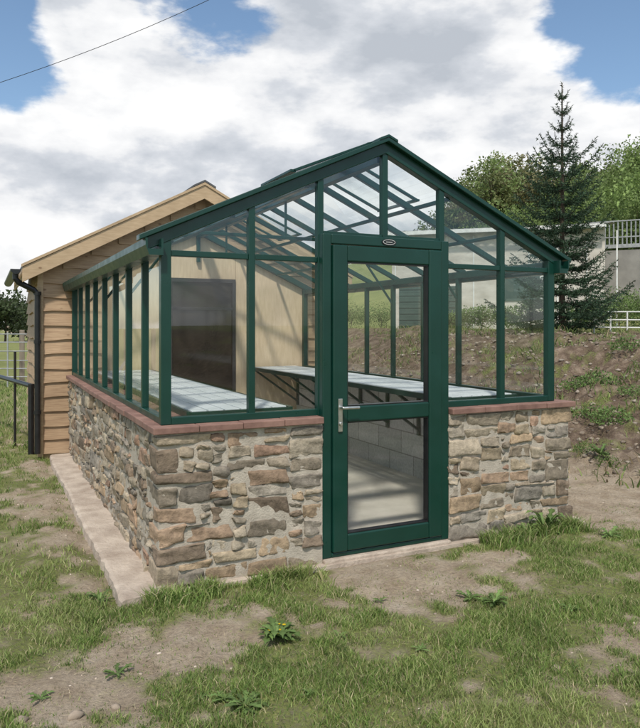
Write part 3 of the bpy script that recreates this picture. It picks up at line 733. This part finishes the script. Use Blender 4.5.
c4 = [T0, T1, T1+nn_*5, T0+nn_*5]; mb.add([(*p, zt_-.45) for p in c4]+[(*p, 0.5) for p in c4], [(0, 1, 2, 3), (0, 1, 5, 4), (1, 2, 6, 5), (2, 3, 7, 6), (3, 0, 4, 7)]); mb.build('terrace_base', M_SHEET, tr_)
# white railing on top of the bank
wr = MB(); T0 = np.array(bearing(594, 15.5)); T1 = np.array(bearing(730, 15.0)); n = 8
h0 = float(H(*T0)); h1 = float(H(*T1))
for i in range(n+1):
    p = T0+(T1-T0)*i/n; hz_ = h0+(h1-h0)*i/n; wr.tube([(p[0], p[1], hz_-.2), (p[0], p[1], hz_+.50)], .018, 8)
for dz_ in (.14, .31, .49): wr.tube([(*T0, h0+dz_), (*T1, h1+dz_)], .014, 8)
wr.build('white_railing', M_WHITE)

# ------------------------------------------------------------------ trees
def leaf_cards(C, size, n_per, spread, cols):
    k = len(C); P = np.repeat(C, n_per, 0)+rng.uniform(-1, 1, (k*n_per, 3))*spread*1.3
    n = len(P); a = rng.normal(0, 1, (n, 3)); a /= np.linalg.norm(a, axis=1, keepdims=True)
    b_ = np.cross(a, rng.normal(0, 1, (n, 3))); b_ /= np.linalg.norm(b_, axis=1, keepdims=True)
    s = size*(0.6+0.8*rng.random((n, 1)))
    Vv = np.stack([P-a*s, P+b_*s*.5, P+a*s, P-b_*s*.5], 1).reshape(-1, 3); Fq = np.arange(n*4).reshape(n, 4)
    cc_ = np.repeat(cols, n_per, 0)*(0.75+0.5*rng.random((n, 1))); return Vv, Fq, np.repeat(cc_, 4, 0)
def tree_mass(name, trees):
    VV = []; FF = []; CC = []; off = 0; tk = MB()
    for (x, y, h, w, col, size, ncl, npc) in trees:
        z0 = float(H(x, y))
        u = rng.normal(0, 1, (ncl, 3)); u /= np.linalg.norm(u, axis=1, keepdims=True); rad = rng.random((ncl, 1))**.4
        lob = 1+.28*np.sin(u[:, :1]*3+x)+.22*np.sin(u[:, 1:2]*4+y*2)
        C = u*rad*lob*np.array([w/2, w/2, h*.38])+np.array([x, y, z0+h*.58])
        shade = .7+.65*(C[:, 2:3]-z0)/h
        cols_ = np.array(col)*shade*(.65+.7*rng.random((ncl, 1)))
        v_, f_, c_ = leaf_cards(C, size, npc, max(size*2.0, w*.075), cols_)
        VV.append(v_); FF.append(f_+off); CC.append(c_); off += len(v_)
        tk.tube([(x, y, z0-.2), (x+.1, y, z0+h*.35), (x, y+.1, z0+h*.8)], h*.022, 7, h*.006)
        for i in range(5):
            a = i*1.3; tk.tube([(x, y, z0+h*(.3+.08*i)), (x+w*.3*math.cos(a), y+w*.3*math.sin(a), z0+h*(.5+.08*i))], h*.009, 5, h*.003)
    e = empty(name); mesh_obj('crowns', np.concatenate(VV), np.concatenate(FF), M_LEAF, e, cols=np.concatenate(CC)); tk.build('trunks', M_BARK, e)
T = []
for i in range(80):
    px = random.uniform(450, 720); t = random.uniform(72, 102); x, y = bearing(px, t)
    col = random.choice([(.13, .155, .06), (.17, .185, .075), (.18, .165, .08), (.10, .13, .045), (.15, .20, .07)])
    hb = 3.2*math.exp(-((px-500)/45)**2)
    T.append((x, y, random.uniform(5, 7.5)+hb, random.uniform(5, 8), col, .19, 75, 26))
tree_mass('hillside_woodland', T)
T = []
for px, t, h, w in [(625, 42, 7.0, 6.0), (655, 38, 8.0, 6), (690, 40, 8.0, 6), (598, 52, 6.5, 6), (638, 33, 5.6, 5.5), (600, 36, 4.5, 5), (470, 60, 4.5, 5), (500, 58, 5, 5.5), (535, 55, 5, 5.5), (568, 50, 5.5, 5.5)]:
    x, y = bearing(px, t); T.append((x, y, h, w, random.choice([(.20, .27, .085), (.17, .235, .075), (.14, .195, .06)]), .09, 190, 56))
tree_mass('hedgerow_trees', T)
T = []
for px, t, h in [(-60, 60, 5), (-25, 62, 4.2), (5, 60, 4.6), (28, 64, 4.0), (50, 66, 4), (-95, 60, 5), (80, 68, 3.6), (110, 70, 4), (150, 70, 3.5)]:
    x, y = bearing(px, t); T.append((x, y, h, 5.5, (.06, .085, .035), .17, 90, 26))
tree_mass('field_hedge', T)
T = []
for px, t, h in [(515, 19, .8), (480, 20, .7), (590, 17.5, .7), (640, 17.5, 1.0), (618, 20, 1.0), (455, 22, .6), (350, 30, 1.0), (380, 32, 1.1)]:
    x, y = bearing(px, t); T.append((x, y, h, h*1.9, (.13, .19, .06), .03, 90, 30))
tree_mass('scrub_bushes', T)

def spruce(x, y, Ht, R):
    z0 = float(H(x, y)); e = empty('spruce_tree'); tk = MB(); tk.tube([(x, y, z0-.1), (x+.01, y, z0+Ht*.5), (x, y, z0+Ht)], .075, 9, .010)
    NP = []; ND = []; z = .30
    while z < Ht-.05:
        f = z/Ht; gap = .21+.18*f
        if f > .70: gap = .34
        nb = 8 if f < .6 else (7 if f < .72 else 5); a0 = random.random()*6
        Lw = R*(1-f)**.75+.05
        if f > .70: Lw = .12+1.05*(1-f)
        for i in range(nb):
            a = a0+i*6.283/nb+random.uniform(-.3, .3); L = Lw*random.uniform(.65, 1.2); up = -.12+.85*f+random.uniform(-.08, .08)
            d = np.array([math.cos(a), math.sin(a), 0]); pts = []
            for k_ in range(6):
                t = k_/5; pts.append(np.array([x, y, z0+z])+d*L*t+np.array([0, 0, L*(up*t+.30*t*t-.10*math.sin(t*3))]))
            tk.tube([Vector(p) for p in pts], .014*(1-f*.6), 5, .003)
            segs = [(pts[k_], pts[k_+1]) for k_ in range(1 if f < .7 else 0, 5)]
            side = np.array([-d[1], d[0], 0])
            tw = []
            for k_ in range(int(3+L*10)):
                t = .15+.82*k_/(3+L*10); ii = min(4, int(t*5)); p = pts[ii]+(pts[ii+1]-pts[ii])*(t*5-ii); l = L*.38*(1-t*.7)
                for sg in (-1, 1): tw.append((p, p+(side*sg*.8+d*.6)*l+np.array([0, 0, l*random.uniform(-.3, .15)])))
            for p, q in segs+tw:
                n_ = max(3, int(np.linalg.norm(q-p)*90)); tt = rng.random((n_, 1)); NP.append(p+(q-p)*tt); ND.append(np.repeat([(q-p)/(np.linalg.norm(q-p)+1e-6)], n_, 0))
        z += gap
    tt = rng.random((260, 1)); NP.append(np.array([[x, y, z0+Ht*.7]])+np.array([[0, 0, Ht*.30]])*tt); ND.append(np.repeat([[0, 0, 1.]], 260, 0))
    P = np.concatenate(NP); Dn = np.concatenate(ND); n = len(P); print('needles', n)
    r = rng.normal(0, 1, (n, 3)); dr_ = Dn*.6+r*.55; dr_ /= np.linalg.norm(dr_, axis=1, keepdims=True)
    L = .045+.035*rng.random((n, 1)); s = np.cross(dr_, rng.normal(0, 1, (n, 3))); s /= np.linalg.norm(s, axis=1, keepdims=True); s *= .009
    Vv = np.stack([P-s, P+s, P+dr_*L], 1).reshape(-1, 3); Fc = np.arange(n*3).reshape(n, 3)
    c = np.array([[.034, .070, .038]])*(.6+1.0*rng.random((n, 1)))+np.array([[.012, .014, .004]])*rng.random((n, 1))
    mesh_obj('needles', Vv, Fc, M_NEEDLE, e, cols=np.repeat(c, 3, 0)); tk.build('trunk', M_BARK, e)
sxp, syp = bearing(562, 15); spruce(sxp, syp, 5.5, 1.45)

cb_ = MB(); A = np.array(bearing(-150, 15, 144)); Bq = np.array(bearing(420, 15, -93)); pts = [tuple(A+(Bq-A)*t-np.array([0, 0, .5*math.sin(math.pi*t)-.35])) for t in np.linspace(0, 1, 24)]
cb_.tube(pts, .006, 6); cb_.build('overhead_cable', M_BLACK)

# ------------------------------------------------------------------ light + sky
sd = Vector((-.42, -.70, 0)).normalized(); el = math.radians(54)
sdir = Vector((sd.x*math.cos(el), sd.y*math.cos(el), math.sin(el)))
L = bpy.data.lights.new('sun', 'SUN'); L.energy = 3.3; L.angle = math.radians(4); L.color = (1, .94, .86)
lo = bpy.data.objects.new('sun', L); scene.collection.objects.link(lo); lo.rotation_euler = sdir.to_track_quat('Z', 'Y').to_euler()
w = bpy.data.worlds.new('World'); scene.world = w; w.use_nodes = True; nt = w.node_tree; bgd = nt.nodes['Background']; bgd.inputs['Strength'].default_value = .1
sky = N(nt, 'ShaderNodeTexSky'); sky.sky_type = 'NISHITA'; sky.sun_disc = False; sky.sun_elevation = el; sky.sun_rotation = math.atan2(sd.x, sd.y)
tc = N(nt, 'ShaderNodeTexCoord'); DV = tc.outputs['Generated']
sep = N(nt, 'ShaderNodeSeparateXYZ'); nt.links.new(DV, sep.inputs[0])
def mth(op, a, b_=None, clamp=False):
    m = N(nt, 'ShaderNodeMath', operation=op, use_clamp=clamp)
    for i, q in enumerate((a, b_)):
        if q is None: continue
        if isinstance(q, (int, float)): m.inputs[i].default_value = q
        else: nt.links.new(q, m.inputs[i])
    return m.outputs[0]
zp = mth('ADD', mth('MAXIMUM', sep.outputs[2], 0.0), 1.1)
cv = N(nt, 'ShaderNodeCombineXYZ'); nt.links.new(mth('DIVIDE', sep.outputs[0], zp), cv.inputs[0]); nt.links.new(mth('DIVIDE', sep.outputs[1], zp), cv.inputs[1]); nt.links.new(mth('MULTIPLY', sep.outputs[2], 1.35), cv.inputs[2])
SCN = 6.0
na = noise(nt, cv.outputs[0], SCN, 10, .56)
m0 = N(nt, 'ShaderNodeMapping'); m0.inputs['Scale'].default_value = (1, 1, 1); m0.inputs['Location'].default_value = (-.012, -.02, .055); nt.links.new(cv.outputs[0], m0.inputs[0])
nc = noise(nt, m0.outputs[0], SCN, 6, .56)
nb_ = noise(nt, cv.outputs[0], 4.2, 5, .5)
mpp = N(nt, 'ShaderNodeMapping'); mpp.inputs['Location'].default_value = (3.1, 1.7, .4); nt.links.new(cv.outputs[0], mpp.inputs[0]); nt.links.new(mpp.outputs[0], nb_.inputs['Vector'])
dens = na.outputs['Fac']
def skyblob(px, py, r, amt):
    global dens
    d = skydir(px, py); dp_ = N(nt, 'ShaderNodeVectorMath', operation='DISTANCE'); nt.links.new(DV, dp_.inputs[0]); dp_.inputs[1].default_value = tuple(d)
    mr = N(nt, 'ShaderNodeMapRange', interpolation_type='SMOOTHSTEP'); nt.links.new(dp_.outputs['Value'], mr.inputs['Value'])
    mr.inputs['From Min'].default_value = 0; mr.inputs['From Max'].default_value = r; mr.inputs['To Min'].default_value = amt; mr.inputs['To Max'].default_value = 0
    dens = mth('ADD', dens, mr.outputs[0])
skyblob(300, 130, .66, .30); skyblob(5, 85, .17, -.36); skyblob(615, 25, .24, -.36); skyblob(25, 225, .08, -.16); skyblob(215, -8, .13, -.26)
skyblob(575, 125, .17, .24); skyblob(60, 170, .22, .20); skyblob(70, 15, .09, .22); skyblob(440, 30, .24, .16)
mk = N(nt, 'ShaderNodeMapRange', interpolation_type='SMOOTHSTEP'); nt.links.new(dens, mk.inputs['Value']); mk.inputs['From Min'].default_value = .48; mk.inputs['From Max'].default_value = .59
shd = mth('ADD', mth('ADD', mth('MULTIPLY', nb_.outputs['Fac'], .95), mth('MULTIPLY', mth('SUBTRACT', dens, .6), -.30)), mth('MULTIPLY', mth('SUBTRACT', na.outputs['Fac'], nc.outputs['Fac']), 1.3))
cr = ramp(nt, shd, [(.20, (5.2, 5.6, 6.2)), (.36, (7.0, 7.3, 7.8)), (.45, (8.9, 9.0, 9.2)), (.60, (10.4, 10.4, 10.4))])
blue = mixc(nt, sky.outputs[0], (1.45, 1.55, 1.55), 1.0, 'MULTIPLY')
nt.links.new(mixc(nt, blue, cr.outputs['Color'], mk.outputs[0]), bgd.inputs['Color'])

cam = bpy.data.cameras.new('camera'); co = bpy.data.objects.new('camera', cam); scene.collection.objects.link(co)
co.location = CAM; co.rotation_euler = (math.radians(90), 0, -YAW); cam.sensor_fit = 'HORIZONTAL'; cam.sensor_width = 36; cam.lens = 690/640*36; cam.shift_y = -38/640
cam.clip_start = .05; cam.clip_end = 2000; scene.camera = co
